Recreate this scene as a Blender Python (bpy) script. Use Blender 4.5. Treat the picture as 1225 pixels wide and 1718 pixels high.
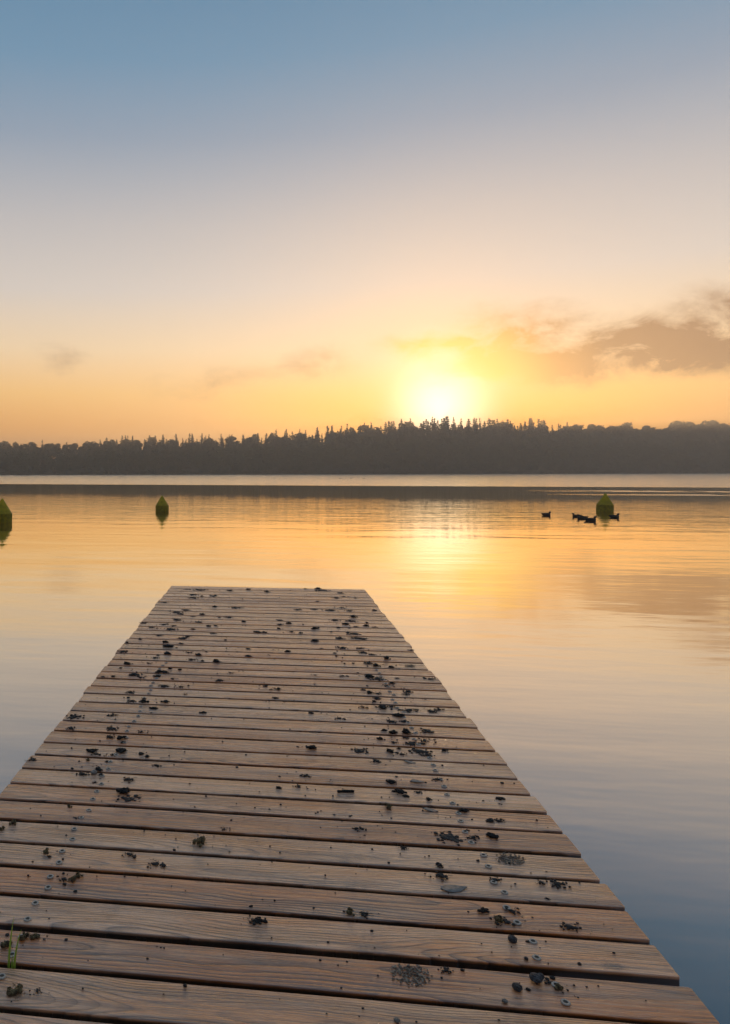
import bpy, bmesh, math, random
import numpy as np
from mathutils import Vector, Matrix, noise as mnoise

R = math.radians
for o in list(bpy.data.objects):
    bpy.data.objects.remove(o)
sc = bpy.context.scene
COL = sc.collection

# ------------------------------------------------------------------ measures
F = 1186.0            # focal length in photograph pixels (1225 x 1718)
CX, HY = 300.0, 787.0  # optical axis and horizon in the photograph
YAW = math.atan((447.0 - CX) / F)   # pier runs along +Y; the camera looks a little left of it
DECK = 0.60           # deck top above the water (water is z = 0)
EYE = DECK + 1.25
CT, ST = math.cos(YAW), math.sin(YAW)

def cam2w(lat, dep):
    """metres right of / ahead of the camera -> world x, y"""
    return (lat * CT - dep * ST, lat * ST + dep * CT)

def on_plane(px, py, z):
    t = (EYE - z) * F / (py - HY)
    x, y = cam2w((px - CX) / F * t, t)
    return Vector((x, y, z)), t

# ------------------------------------------------------------------ camera
cam_d = bpy.data.cameras.new('camera')
cam = bpy.data.objects.new('camera', cam_d)
COL.objects.link(cam)
cam.location = (0, 0, EYE)
cam.rotation_euler = (R(90), 0, YAW)
cam_d.sensor_fit = 'VERTICAL'
cam_d.sensor_height = 24.0
cam_d.sensor_width = 24.0
cam_d.lens = 24.0 * F / 1718.0
cam_d.shift_x = (612.5 - CX) / 1718.0
cam_d.shift_y = -(859.0 - HY) / 1718.0
cam_d.clip_start = 0.05
cam_d.clip_end = 5000
sc.camera = cam
sc.render.resolution_x, sc.render.resolution_y = 730, 1024

sc.view_settings.view_transform = 'Standard'
sc.view_settings.look = 'None'
sc.view_settings.exposure = 0.28
sc.view_settings.gamma = 1.0
sc.view_settings.use_curve_mapping = False
sc.render.engine = 'CYCLES'
sc.cycles.use_denoising = True
sc.cycles.use_adaptive_sampling = True
sc.cycles.adaptive_threshold = 0.02
sc.cycles.max_bounces = 5
sc.cycles.transparent_max_bounces = 12
sc.cycles.sample_clamp_indirect = 6.0
sc.cycles.volume_bounces = 0

# ------------------------------------------------------------------ node helpers
def lin(r, g, b):
    def c(v):
        v /= 255.0
        return v / 12.92 if v <= 0.04045 else ((v + 0.055) / 1.055) ** 2.4
    return (c(r), c(g), c(b), 1.0)

class NT:
    def __init__(self, tree):
        self.t = tree; self.n = tree.nodes; self.l = tree.links
    def node(self, kind, **kw):
        x = self.n.new(kind)
        for k, v in kw.items():
            setattr(x, k, v)
        return x
    def put(self, sock, v):
        if v is None:
            return
        if hasattr(v, 'is_output') or isinstance(v, bpy.types.NodeSocket):
            self.l.new(v, sock)
        else:
            if sock.type in ('RGBA', 'VECTOR') and isinstance(v, (int, float)):
                v = (v,) * len(sock.default_value)
            sock.default_value = v
    def m(self, op, a, b=None, c=None, clamp=False):
        x = self.node('ShaderNodeMath', operation=op, use_clamp=clamp)
        for i, v in enumerate((a, b, c)):
            if v is not None:
                self.put(x.inputs[i], v)
        return x.outputs[0]
    def vm(self, op, a, b=None, scale=None):
        x = self.node('ShaderNodeVectorMath', operation=op)
        self.put(x.inputs[0], a)
        if b is not None:
            self.put(x.inputs[1], b)
        if scale is not None:
            self.put(x.inputs['Scale'], scale)
        return x.outputs['Value'] if op in ('DOT_PRODUCT', 'LENGTH', 'DISTANCE') else x.outputs[0]
    def xyz(self, v):
        x = self.node('ShaderNodeSeparateXYZ'); self.l.new(v, x.inputs[0])
        return x.outputs
    def comb(self, a, b, c):
        x = self.node('ShaderNodeCombineXYZ')
        for i, v in enumerate((a, b, c)):
            self.put(x.inputs[i], v)
        return x.outputs[0]
    def maprange(self, v, a, b, c=0.0, d=1.0, mode='SMOOTHSTEP'):
        x = self.node('ShaderNodeMapRange', interpolation_type=mode)
        for i, q in enumerate((v, a, b, c, d)):
            self.put(x.inputs[i], q)
        return x.outputs[0]
    def noise(self, vec, scale, detail=4.0, rough=0.55, dist=0.0, color=False):
        x = self.node('ShaderNodeTexNoise')
        if vec is not None:
            self.l.new(vec, x.inputs['Vector'])
        x.inputs['Scale'].default_value = scale
        x.inputs['Detail'].default_value = detail
        x.inputs['Roughness'].default_value = rough
        x.inputs['Distortion'].default_value = dist
        return x.outputs['Color' if color else 'Fac']
    def ramp(self, fac, stops, interp='LINEAR'):
        x = self.node('ShaderNodeValToRGB')
        x.color_ramp.interpolation = interp
        e = x.color_ramp.elements
        while len(e) < len(stops):
            e.new(0.5)
        for el, (p, c) in zip(e, stops):
            el.position = p
            el.color = c if not isinstance(c, (int, float)) else (c, c, c, 1)
        self.put(x.inputs[0], fac)
        return x.outputs[0]
    def mix(self, f, a, b, mode='MIX'):
        x = self.node('ShaderNodeMix', data_type='RGBA', blend_type=mode, clamp_factor=True)
        self.put(x.inputs[0], f); self.put(x.inputs[6], a); self.put(x.inputs[7], b)
        return x.outputs[2]

# ------------------------------------------------------------------ sky and sun
SUN_PX, SUN_PY = 738.0, 693.0
lat = (SUN_PX - CX) / F
sx, sy = cam2w(lat, 1.0)
SUN = Vector((sx, sy, (HY - SUN_PY) / F)).normalized()
SUN_EL = math.asin(SUN.z)
SUN_AZ = math.atan2(SUN.x, SUN.y)      # from +Y towards +X

world = bpy.data.worlds.new('World')
sc.world = world
world.use_nodes = True
world.node_tree.nodes.clear()
W = NT(world.node_tree)
tc = W.node('ShaderNodeTexCoord')
d = W.vm('NORMALIZE', tc.outputs['Generated'])
dx, dy, dz = W.xyz(d)
el = W.m('MULTIPLY', W.m('ARCSINE', dz), 180 / math.pi)         # elevation in degrees
cosang = W.vm('DOT_PRODUCT', d, tuple(SUN))
ang = W.m('MULTIPLY', W.m('ARCCOSINE', W.m('MINIMUM', cosang, 0.999999)), 180 / math.pi)

def deg(stops):
    return [(p / 90.0, c) for p, c in stops]
eln = W.m('DIVIDE', W.m('MAXIMUM', el, 0.0), 90.0)
# dawn sky on the sun's side, horizon to zenith
front = W.ramp(eln, deg([
    (0, lin(248, 158, 62)), (3.2, lin(247, 168, 72)), (6, lin(243, 189, 112)), (9.5, lin(228, 200, 162)),
    (14, lin(197, 188, 180)), (19, lin(174, 171, 171)), (25, lin(129, 144, 161)), (30, lin(97, 132, 158)), (34, lin(86, 124, 152)),
    (46, lin(102, 134, 160)), (90, lin(118, 138, 158))]))
back = W.ramp(eln, deg([
    (0, lin(60, 58, 68)), (6, lin(72, 68, 80)), (14, lin(72, 74, 90)), (30, lin(84, 94, 116)),
    (50, lin(98, 114, 138)), (90, lin(118, 138, 158))]))
side = W.maprange(cosang, -0.45, 0.75)
base = W.mix(side, back, front)
# yellow glow round the sun, flattened along the horizon
angn = W.m('DIVIDE', ang, 90.0)
glow_c = W.ramp(angn, deg([(0, (2.0, 1.72, 1.22, 1)), (2.5, (1.75, 1.40, 0.88, 1)), (4.5, (1.30, 0.94, 0.50, 1)), (7, (1.02, 0.70, 0.39, 1)),
                           (11, (0.93, 0.66, 0.39, 1)), (20, (0.88, 0.65, 0.44, 1))]))
glow_f = W.ramp(angn, deg([(0, 1.0), (2.2, 0.95), (4.5, 0.74), (8, 0.38), (13, 0.14), (21, 0.03), (30, 0.0)]), 'B_SPLINE')
sky = W.mix(glow_f, base, W.vm('MULTIPLY', glow_c, (0.90, 0.80, 0.86)))
core = W.m('POWER', W.maprange(ang, 0.0, 7.0, 1.0, 0.0, 'LINEAR'), 2.2)
sky = W.mix(1.0, sky, W.vm('SCALE', (1.0, 0.86, 0.55), scale=W.m('MULTIPLY', core, 0.5)), 'ADD')
# deeper yellow low down near the sun
low = W.m('MULTIPLY', W.maprange(el, 3.5, 9.0, 1.0, 0.0), W.m('MULTIPLY', W.maprange(ang, 0.5, 6.0), W.maprange(ang, 6.0, 22.0, 1.0, 0.0)))
sky = W.mix(W.m('MULTIPLY', low, 0.95), sky, (1.35, 0.50, 0.0, 1))
# morning cloud wisps
az = W.m('MULTIPLY', W.m('ARCTAN2', dx, dy), 180 / math.pi)
nv = W.vm('MULTIPLY', d, (1.0, 1.0, 1.9))
n1 = W.noise(nv, 13.0, 9.0, 0.66, 0.6)
warp = W.noise(nv, 8.0, 5.0, 0.6, 0.0, color=True)
wx, wy, _wz = W.xyz(warp)
az_w = W.m('ADD', az, W.m('MULTIPLY', W.m('SUBTRACT', wx, 0.5), 9.0))
el_w = W.m('ADD', el, W.m('MULTIPLY', W.m('SUBTRACT', wy, 0.5), 5.0))
BLOBS = [(20.5, 7.5, 5.5, 1.15, .95), (28.0, 8.3, 6.5, 1.5, 1.0), (18.8, 9.8, 3.0, 1.4, .75), (14.8, 8.6, 3.6, 1.0, .65),
         (33.5, 10.0, 4.5, 1.5, .60), (46.0, 9.0, 9.0, 1.8, .8), (3.6, 8.3, 2.8, 1.1, .26), (-3.5, 7.3, 4.5, 1.2, .19),
         (-16.3, 9.2, 1.6, .8, .18), (-40.0, 8.0, 8.0, 1.2, .45), (80, 9, 14, 2.0, .7), (-85, 9, 14, 1.8, .6)]
dens = None
for a0, e0, sa, se, wgt in BLOBS:
    q = W.m('ADD', W.m('POWER', W.m('ABSOLUTE', W.m('DIVIDE', W.m('SUBTRACT', az_w, a0), sa)), 2.0),
            W.m('POWER', W.m('ABSOLUTE', W.m('DIVIDE', W.m('SUBTRACT', el_w, e0), se)), 2.0))
    g = W.m('MULTIPLY', W.m('EXPONENT', W.m('MULTIPLY', q, -0.9)), wgt * 2.0)
    dens = g if dens is None else W.m('MAXIMUM', dens, g)
cloud = W.m('MULTIPLY', dens, W.maprange(n1, 0.29, 0.70, 0.05, 1.55, 'LINEAR'))
cloud = W.maprange(cloud, 0.05, 0.95, 0.0, 0.96, 'LINEAR')
cloud_c = W.ramp(angn, deg([(0, (1.5, 1.15, .5, 1)), (5, lin(255, 204, 84)), (8.5, lin(198, 134, 60)), (11.5, lin(140, 94, 56)),
                            (22, lin(120, 84, 64)), (60, lin(130, 112, 115))]))
sky = W.mix(cloud, sky, cloud_c)
# below the horizon: dim ground light
sky = W.mix(W.maprange(el, -1.5, -0.2, 1.0, 0.0), sky, (0.10, 0.095, 0.09, 1))
# physical sky, a share of it
ns = W.node('ShaderNodeTexSky', sky_type='NISHITA')
ns.sun_disc = False
ns.sun_elevation = SUN_EL
ns.sun_rotation = SUN_AZ
ns.air_density = 1.0; ns.dust_density = 1.5; ns.ozone_density = 2.0
bg1 = W.node('ShaderNodeBackground'); W.l.new(sky, bg1.inputs[0]); bg1.inputs[1].default_value = 1.0
bg2 = W.node('ShaderNodeBackground'); W.l.new(ns.outputs[0], bg2.inputs[0]); bg2.inputs[1].default_value = 0.012
addn = W.node('ShaderNodeAddShader')
W.l.new(bg1.outputs[0], addn.inputs[0]); W.l.new(bg2.outputs[0], addn.inputs[1])
outw = W.node('ShaderNodeOutputWorld'); W.l.new(addn.outputs[0], outw.inputs[0])
world.cycles.sampling_method = 'MANUAL'
world.cycles.sample_map_resolution = 1024

sun_d = bpy.data.lights.new('sun', 'SUN')
sun_d.energy = 2.0
sun_d.angle = R(0.6)
sun_d.color = (1.0, 0.66, 0.34)
sun_o = bpy.data.objects.new('sun', sun_d)
COL.objects.link(sun_o)
LAMP = Vector((sx, sy, (HY - 722.0) / F)).normalized()    # the disc itself is still just behind the treetops
sun_o.rotation_euler = (-LAMP).to_track_quat('-Z', 'Y').to_euler()

# ------------------------------------------------------------------ object helpers
def link(name, me, mat=None, parent=None, **props):
    o = bpy.data.objects.new(name, me)
    COL.objects.link(o)
    if mat is not None and me is not None and not me.materials:
        me.materials.append(mat)
    if parent is not None:
        o.parent = parent
    for k, v in props.items():
        o[k] = v
    return o

def mesh(name, verts, faces, smooth=False):
    me = bpy.data.meshes.new(name)
    me.from_pydata([tuple(v) for v in verts], [], [tuple(f) for f in faces])
    if smooth:
        for p in me.polygons:
            p.use_smooth = True
    me.update()
    return me

def from_bm(name, bm, smooth=False):
    me = bpy.data.meshes.new(name)
    bm.to_mesh(me); bm.free()
    if smooth:
        for p in me.polygons:
            p.use_smooth = True
    return me

def new_mat(name):
    m = bpy.data.materials.new(name)
    m.use_nodes = True
    m.node_tree.nodes.clear()
    N = NT(m.node_tree)
    out = N.node('ShaderNodeOutputMaterial')
    p = N.node('ShaderNodeBsdfPrincipled')
    N.l.new(p.outputs[0], out.inputs[0])
    return m, N, p

def bump(N, p, height, dist, strength=1.0):
    b = N.node('ShaderNodeBump')
    b.inputs['Strength'].default_value = strength
    b.inputs['Distance'].default_value = dist
    N.l.new(height, b.inputs['Height'])
    N.l.new(b.outputs[0], p.inputs['Normal'])
    return b

# ------------------------------------------------------------------ materials
def wood_material():
    m, N, p = new_mat('wet_decking')
    t = N.node('ShaderNodeTexCoord'); oi = N.node('ShaderNodeObjectInfo')
    r = oi.outputs['Random']
    x, y, z = N.xyz(t.outputs['Object'])
    r2 = N.m('FRACT', N.m('MULTIPLY', r, 17.31)); r3 = N.m('FRACT', N.m('MULTIPLY', r, 91.7))
    ox = N.m('ADD', x, N.m('MULTIPLY', r, 53.0))
    # growth rings: distance from a wandering pith line
    lowv = N.comb(N.m('MULTIPLY', ox, 1.0), N.m('MULTIPLY', y, 5.0), N.m('MULTIPLY', r, 9.0))
    w1 = N.m('SUBTRACT', N.noise(lowv, 1.3, 3.0, 0.5), 0.5)
    midv = N.comb(N.m('MULTIPLY', ox, 5.0), N.m('MULTIPLY', y, 18.0), r2)
    w2 = N.m('SUBTRACT', N.noise(midv, 1.2, 2.0, 0.5), 0.5)
    yy = N.m('ADD', N.m('ADD', y, N.m('MULTIPLY', N.m('SUBTRACT', r2, 0.5), 0.16)),
             N.m('ADD', N.m('MULTIPLY', w1, 0.085), N.m('MULTIPLY', w2, 0.007)))
    pith = N.m('ADD', N.m('MULTIPLY', N.noise(N.comb(ox, 3.3, r3), 0.75, 2.0), 0.16), -0.035)
    dist = N.m('SQRT', N.m('ADD', N.m('MULTIPLY', yy, yy), N.m('MULTIPLY', pith, pith)))
    freq = N.m('ADD', 95.0, N.m('MULTIPLY', r3, 75.0))
    ring = N.m('FRACT', N.m('MULTIPLY', dist, freq))
    line = N.ramp(ring, [(0.0, 0.25), (0.10, 0.0), (0.50, 0.12), (0.80, 0.75), (0.93, 1.0), (1.0, 0.25)])
    lines = N.m('MULTIPLY', line, N.maprange(N.noise(N.comb(N.m('MULTIPLY', ox, 1.4), N.m('MULTIPLY', y, 9.0), r), 1.0, 3.0), 0.35, 0.62, 0.18, 1.0))
    fibv = N.comb(N.m('MULTIPLY', ox, 7.0), N.m('MULTIPLY', y, 330.0), N.m('MULTIPLY', z, 100.0))
    fib = N.noise(fibv, 1.0, 4.0, 0.6)
    patch = N.noise(N.comb(N.m('MULTIPLY', ox, 1.6), N.m('MULTIPLY', y, 7.0), r3), 1.0, 4.0, 0.6)
    weath = N.maprange(N.m('ADD', patch, N.m('MULTIPLY', N.m('SUBTRACT', r2, 0.5), 0.28)), 0.40, 0.64)
    warm = N.mix(r3, (0.285, 0.112, 0.050, 1), (0.335, 0.160, 0.078, 1))
    grey = N.mix(r2, (0.280, 0.180, 0.120, 1), (0.320, 0.225, 0.160, 1))
    c = N.mix(N.m('MULTIPLY', weath, 0.65), warm, grey)
    hv = N.node('ShaderNodeHueSaturation'); hv.inputs['Saturation'].default_value = 1.15
    N.put(hv.inputs['Value'], N.m('ADD', 2.6, N.m('MULTIPLY', N.m('FRACT', N.m('MULTIPLY', r, 37.7)), 0.95))); N.l.new(c, hv.inputs['Color'])
    c = hv.outputs[0]
    c = N.mix(N.m('MULTIPLY', lines, 0.84), c, (0.080, 0.042, 0.024, 1))
    c = N.mix(N.m('MULTIPLY', N.maprange(fib, 0.42, 0.75), 0.45), c, (0.105, 0.064, 0.044, 1))
    # weathered streaks along the board, coarse and fine
    st1 = N.noise(N.comb(N.m('MULTIPLY', ox, 1.8), N.m('MULTIPLY', N.m('ADD', y, N.m('MULTIPLY', w1, .05)), 55.0), r2), 1.0, 5.0, 0.62)
    st2 = N.noise(N.comb(N.m('MULTIPLY', ox, 3.5), N.m('MULTIPLY', N.m('ADD', y, N.m('MULTIPLY', w1, .05)), 170.0), r3), 1.0, 4.0, 0.6)
    c = N.mix(N.m('MULTIPLY', N.maprange(st1, 0.44, 0.66), 0.62), c, (0.135, 0.078, 0.050, 1))
    c = N.mix(N.m('MULTIPLY', N.maprange(st2, 0.50, 0.68), 0.50), c, (0.100, 0.060, 0.040, 1))
    c = N.mix(N.m('MULTIPLY', N.maprange(st2, 0.46, 0.30), 0.40), c, (0.80, 0.52, 0.34, 1))
    # knots
    vo = N.node('ShaderNodeTexVoronoi', feature='F1')
    N.l.new(N.comb(N.m('MULTIPLY', ox, 1.7), N.m('MULTIPLY', N.m('ADD', y, N.m('MULTIPLY', r, 7.0)), 3.6), 0.0), vo.inputs['Vector'])
    vo.inputs['Scale'].default_value = 1.0
    knot = N.maprange(vo.outputs['Distance'], 0.03, 0.075, 1.0, 0.0)
    c = N.mix(N.m('MULTIPLY', knot, 0.75), c, (0.055, 0.030, 0.020, 1))
    # dark damp stains and specks of dirt
    stain = N.maprange(N.noise(t.outputs['Object'], 5.5, 5.0, 0.65), 0.55, 0.74)
    c = N.mix(N.m('MULTIPLY', stain, 0.5), c, (0.060, 0.045, 0.038, 1))
    speck = N.maprange(N.noise(t.outputs['Object'], 150.0, 2.0, 0.5), 0.70, 0.76)
    c = N.mix(N.m('MULTIPLY', speck, 0.6), c, (0.04, 0.032, 0.026, 1))
    # gap shade painted into the colour: sawn sides and underside turn near-black
    gap_shade = N.maprange(N.m('ADD', z, N.m('MULTIPLY', N.m('SUBTRACT', fib, 0.5), 0.004)), -0.0095, -0.0030, 1.0, 0.0)
    c = N.mix(N.m('MULTIPLY', gap_shade, 0.92), c, (0.030, 0.026, 0.018, 1))
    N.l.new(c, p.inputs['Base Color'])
    wet = N.maprange(N.noise(N.comb(N.m('MULTIPLY', ox, 2.2), N.m('MULTIPLY', y, 9.0), 2.0), 1.0, 4.0, 0.6), 0.35, 0.68)
    rough = N.m('ADD', N.m('MULTIPLY', wet, -0.14), N.m('ADD', 0.36, N.m('MULTIPLY', lines, 0.12)))
    N.l.new(rough, p.inputs['Roughness'])
    p.inputs['Specular IOR Level'].default_value = 0.22
    h = N.m('ADD', N.m('MULTIPLY', lines, -0.9), N.m('ADD', N.m('ADD', N.m('MULTIPLY', fib, -0.7), N.m('MULTIPLY', st2, -1.1)), N.m('MULTIPLY', patch, 0.6)))
    bp = bump(N, p, h, 0.0030, 0.85)
    b2 = N.node('ShaderNodeBump'); b2.inputs['Strength'].default_value = 0.75; b2.inputs['Distance'].default_value = 0.0026
    N.l.new(h, b2.inputs['Height']); N.l.new(b2.outputs[0], p.inputs['Coat Normal'])
    N.l.new(N.m('ADD', N.m('MULTIPLY', r3, 0.2), N.m('ADD', 0.65, N.m('MULTIPLY', wet, 0.2))), p.inputs['Coat Weight'])
    p.inputs['Coat IOR'].default_value = 2.15
    N.l.new(N.maprange(st2, 0.3, 0.7, 0.12, 0.34), p.inputs['Coat Roughness'])
    p.inputs['Coat Tint'].default_value = (1.0, 0.96, 0.92, 1)
    return m

def simple_mat(name, color, rough=0.8, var=0.35, scale=60.0, bumpd=0.0, spec=0.3, color2=None, trans=None):
    m, N, p = new_mat(name)
    t = N.node('ShaderNodeTexCoord'); oi = N.node('ShaderNodeObjectInfo')
    n = N.noise(N.vm('ADD', t.outputs['Object'], N.vm('SCALE', (13.0, 7.0, 3.0), scale=oi.outputs['Random'])), scale, 4.0, 0.6)
    c2 = color2 or tuple(v * (1 - var) for v in color)
    c = N.mix(N.maprange(n, 0.35, 0.65), tuple(color) + (1,), tuple(c2) + (1,))
    N.l.new(c, p.inputs['Base Color'])
    p.inputs['Roughness'].default_value = rough
    p.inputs['Specular IOR Level'].default_value = spec
    if bumpd:
        bump(N, p, n, bumpd)
    if trans:
        p.inputs['Transmission Weight'].default_value = 0.0
        p.inputs['Subsurface Weight'].default_value = trans
        p.inputs['Subsurface Radius'].default_value = (0.05, 0.05, 0.02)
    return m

M_WOOD = wood_material()
M_BEAM = simple_mat('wet_beam', (0.07, 0.05, 0.038), 0.6, 0.5, 8.0, 0.003)
M_STEEL = simple_mat('galvanised_screw', (0.56, 0.47, 0.37), 0.5, 0.4, 300.0, 0.0, 0.6)
M_HOLE = simple_mat('screw_socket', (0.10, 0.08, 0.06), 0.7, 0.3, 200)
M_MUD = simple_mat('dark_mud', (0.030, 0.027, 0.025), 0.62, 0.6, 3.0, 0.08, 0.35, (0.070, 0.060, 0.050))
M_LITTER = simple_mat('plant_litter', (0.060, 0.050, 0.042), 0.75, 0.6, 5.0, 0.0, 0.3, (0.028, 0.024, 0.021))
M_DRY = simple_mat('dried_crust', (0.36, 0.28, 0.20), 0.8, 0.6, 9.0, 0.0, 0.3, (0.13, 0.10, 0.075))
M_MOSS = simple_mat('golden_moss', (0.50, 0.37, 0.18), 0.9, 0.6, 4.0, 0.10, 0.15, (0.16, 0.12, 0.07))
M_LEAF = simple_mat('grey_wet_leaf', (0.27, 0.235, 0.20), 0.45, 0.4, 9.0, 0.0, 0.4)
M_STONE = simple_mat('grey_pebble', (0.16, 0.16, 0.165), 0.55, 0.5, 5.0, 0.05, 0.4)
M_SHELL = simple_mat('pale_shell', (0.55, 0.49, 0.42), 0.5, 0.3, 5.0, 0.03, 0.4)
M_STICK = simple_mat('dark_stick', (0.035, 0.029, 0.025), 0.7, 0.5, 6.0, 0.05, 0.3)
M_SPROUT = simple_mat('fresh_sprout', (0.42, 0.58, 0.07), 0.5, 0.25, 20.0, 0.0, 0.4, None, 0.3)
M_BUOY = simple_mat('lime_buoy_plastic', (0.78, 0.66, 0.030), 0.42, 0.22, 5.0, 0.002, 0.45)
M_BUOYD = simple_mat('weathered_buoy_plastic', (0.70, 0.58, 0.028), 0.5, 0.35, 7.0, 0.002, 0.4)
for _m in (M_BUOY, M_BUOYD):      # thin hollow plastic lets some light through
    _N = NT(_m.node_tree); _p = _m.node_tree.nodes['Principled BSDF']
    _t = _N.node('ShaderNodeBsdfTranslucent'); _N.l.new(_p.inputs['Base Color'].links[0].from_socket, _t.inputs['Color'])
    _x = _N.node('ShaderNodeMixShader'); _x.inputs[0].default_value = 0.7
    _N.l.new(_p.outputs[0], _x.inputs[1]); _N.l.new(_t.outputs[0], _x.inputs[2])
    _N.l.new(_x.outputs[0], _m.node_tree.nodes['Material Output'].inputs[0])
M_DUCK = simple_mat('duck_plumage', (0.045, 0.036, 0.030), 0.7, 0.5, 14.0, 0.006, 0.2)
M_DUCKH = simple_mat('duck_head', (0.022, 0.024, 0.020), 0.5, 0.4, 20.0, 0.0, 0.3)
M_BILL = simple_mat('duck_bill', (0.22, 0.16, 0.05), 0.5, 0.2, 20.0)
M_BARK = simple_mat('bark', (0.050, 0.038, 0.030), 0.9, 0.5, 2.0, 0.02, 0.1)
M_FIR = simple_mat('conifer_needles', (0.030, 0.045, 0.026), 0.9, 0.5, 0.35, 0.0, 0.1, (0.018, 0.028, 0.018))
M_BROAD = simple_mat('broadleaf_foliage', (0.060, 0.075, 0.032), 0.9, 0.5, 0.30, 0.0, 0.1, (0.034, 0.046, 0.022))
M_LAND = simple_mat('forest_floor', (0.060, 0.055, 0.035), 0.95, 0.5, 0.2, 0.0, 0.1)
M_REED = simple_mat('shore_reeds', (0.085, 0.080, 0.045), 0.9, 0.5, 0.8, 0.0, 0.1)

def water_material():
    m, N, p = new_mat('lake_water')
    g = N.node('ShaderNodeNewGeometry')
    P = g.outputs['Position']
    x, y, z = N.xyz(P)
    # distance ahead of the pier, wavered a little, sets where the breeze touches the lake
    wob = N.m('SUBTRACT', N.noise(N.comb(N.m('MULTIPLY', x, 0.02), N.m('MULTIPLY', y, 0.05), 0.0), 1.0, 3.0), 0.5)
    yd = N.m('ADD', N.m('ADD', y, N.m('MULTIPLY', x, 0.10)), N.m('MULTIPLY', wob, 5.0))
    far = N.maprange(yd, 79.0, 84.0)                 # breezy belt along the far shore
    # wake streaks on the right-hand side
    xs = N.maprange(x, 14.0, 34.0)
    st1 = N.m('SUBTRACT', yd, N.m('ADD', 67.0, N.m('MULTIPLY', x, -0.02)))
    st2 = N.m('SUBTRACT', yd, N.m('ADD', 56.5, N.m('MULTIPLY', x, 0.05)))
    def streak(s, w):
        return N.m('MULTIPLY', xs, N.maprange(N.m('ABSOLUTE', s), w * 0.5, w, 1.0, 0.0))
    wk = N.m('MULTIPLY', N.m('MAXIMUM', streak(st1, 2.2), streak(st2, 1.6)), N.maprange(N.noise(P, 0.25, 2.0), 0.38, 0.52))
    windy = N.m('MAXIMUM', far, wk)
    mid = N.m('MULTIPLY', N.maprange(yd, 20.0, 32.0), N.maprange(yd, 40.0, 56.0, 1.0, 0.0))
    # ripples: long crests across the view
    a = N.noise(N.comb(N.m('MULTIPLY', x, 0.55), N.m('MULTIPLY', y, 2.1), 0.0), 1.0, 3.0, 0.55)
    b = N.noise(N.comb(N.m('MULTIPLY', x, 2.0), N.m('MULTIPLY', y, 5.0), 4.0), 1.0, 2.0, 0.5)
    c = N.noise(N.comb(N.m('MULTIPLY', x, 0.14), N.m('MULTIPLY', y, 0.55), 9.0), 1.0, 2.0, 0.5)
    h = N.m('ADD', N.m('MULTIPLY', a, N.m('ADD', 0.006, N.m('ADD', N.m('MULTIPLY', mid, 0.016), N.m('MULTIPLY', windy, 0.075)))),
            N.m('ADD', N.m('MULTIPLY', b, N.m('ADD', 0.0006, N.m('ADD', N.m('MULTIPLY', mid, 0.003), N.m('MULTIPLY', windy, 0.012)))),
                N.m('MULTIPLY', c, 0.02)))
    calm = N.m('MULTIPLY', N.maprange(yd, 33.0, 60.0), N.m('SUBTRACT', 1.0, windy))
    h = N.m('MULTIPLY', h, N.m('SUBTRACT', 1.0, N.m('MULTIPLY', calm, 0.86)))
    bump(N, p, h, 1.0, 1.0)
    p.inputs['Base Color'].default_value = (0.030, 0.042, 0.058, 1)
    p.inputs['Specular IOR Level'].default_value = 0.0
    p.inputs['Roughness'].default_value = 1.0
    # mirror layer, stronger the flatter one looks across the lake
    cosi = N.m('ABSOLUTE', N.vm('DOT_PRODUCT', g.outputs['Incoming'], g.outputs['Normal']))
    refl = N.ramp(cosi, [(0, 0.99), (.087, .93), (.26, .73), (.40, .51), (.5, .30), (.62, .175), (.8, .12), (1, .07)])
    gl = N.node('ShaderNodeBsdfGlossy')
    N.l.new(N.m('ADD', 0.05, N.m('MULTIPLY', windy, 0.13)), gl.inputs['Roughness'])
    N.l.new(N.ramp(cosi, [(0, (1, .95, .86, 1)), (.06, (1, .92, .74, 1)), (.2, (1, .91, .76, 1)), (.42, (.98, .93, .88, 1)), (.7, (.92, .96, 1, 1))]), gl.inputs['Color'])
    N.l.new(p.inputs['Normal'].links[0].from_socket, gl.inputs['Normal'])
    ms = N.node('ShaderNodeMixShader')
    N.l.new(refl, ms.inputs[0]); N.l.new(p.outputs[0], ms.inputs[1]); N.l.new(gl.outputs[0], ms.inputs[2])
    N.l.new(ms.outputs[0], N.n['Material Output'].inputs[0])
    return m
M_WATER = water_material()

# ------------------------------------------------------------------ far shore: line, skyline and terrain
P0 = np.array([-58.4, 231.0]); P1 = np.array([255.0, 327.0])   # camera-frame shoreline (right, ahead)
SL = float(np.linalg.norm(P1 - P0)); SDIR = (P1 - P0) / SL
SNOR = np.array([-SDIR[1], SDIR[0]])
SKY = [(-400, 742), (0, 738), (60, 738), (130, 740), (180, 735), (200, 729), (235, 732), (270, 728), (300, 730), (340, 728), (400, 729), (440, 723),
       (500, 722), (560, 716), (600, 711), (650, 708), (690, 703), (740, 701), (800, 702), (850, 701), (900, 704), (945, 712), (955, 705), (1000, 706),
       (1020, 704), (1050, 706), (1090, 711), (1112, 712), (1128, 706), (1145, 702), (1160, 706), (1180, 703), (1225, 703), (1700, 712)]
SKX = [a for a, b in SKY]; SKYV = [b for a, b in SKY]

def shore_pt(s, off):
    q = P0 + SDIR * s + SNOR * off
    return float(q[0]), float(q[1])

def px_of(la, de):
    return CX + F * la / de

def sky_h(la, de):
    return (HY - np.interp(px_of(la, de), SKX, SKYV)) / F * de + EYE

BACK = 62.0
def sstep(t):
    t = min(max(t, 0.0), 1.0)
    return t * t * (3 - 2 * t)

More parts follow.
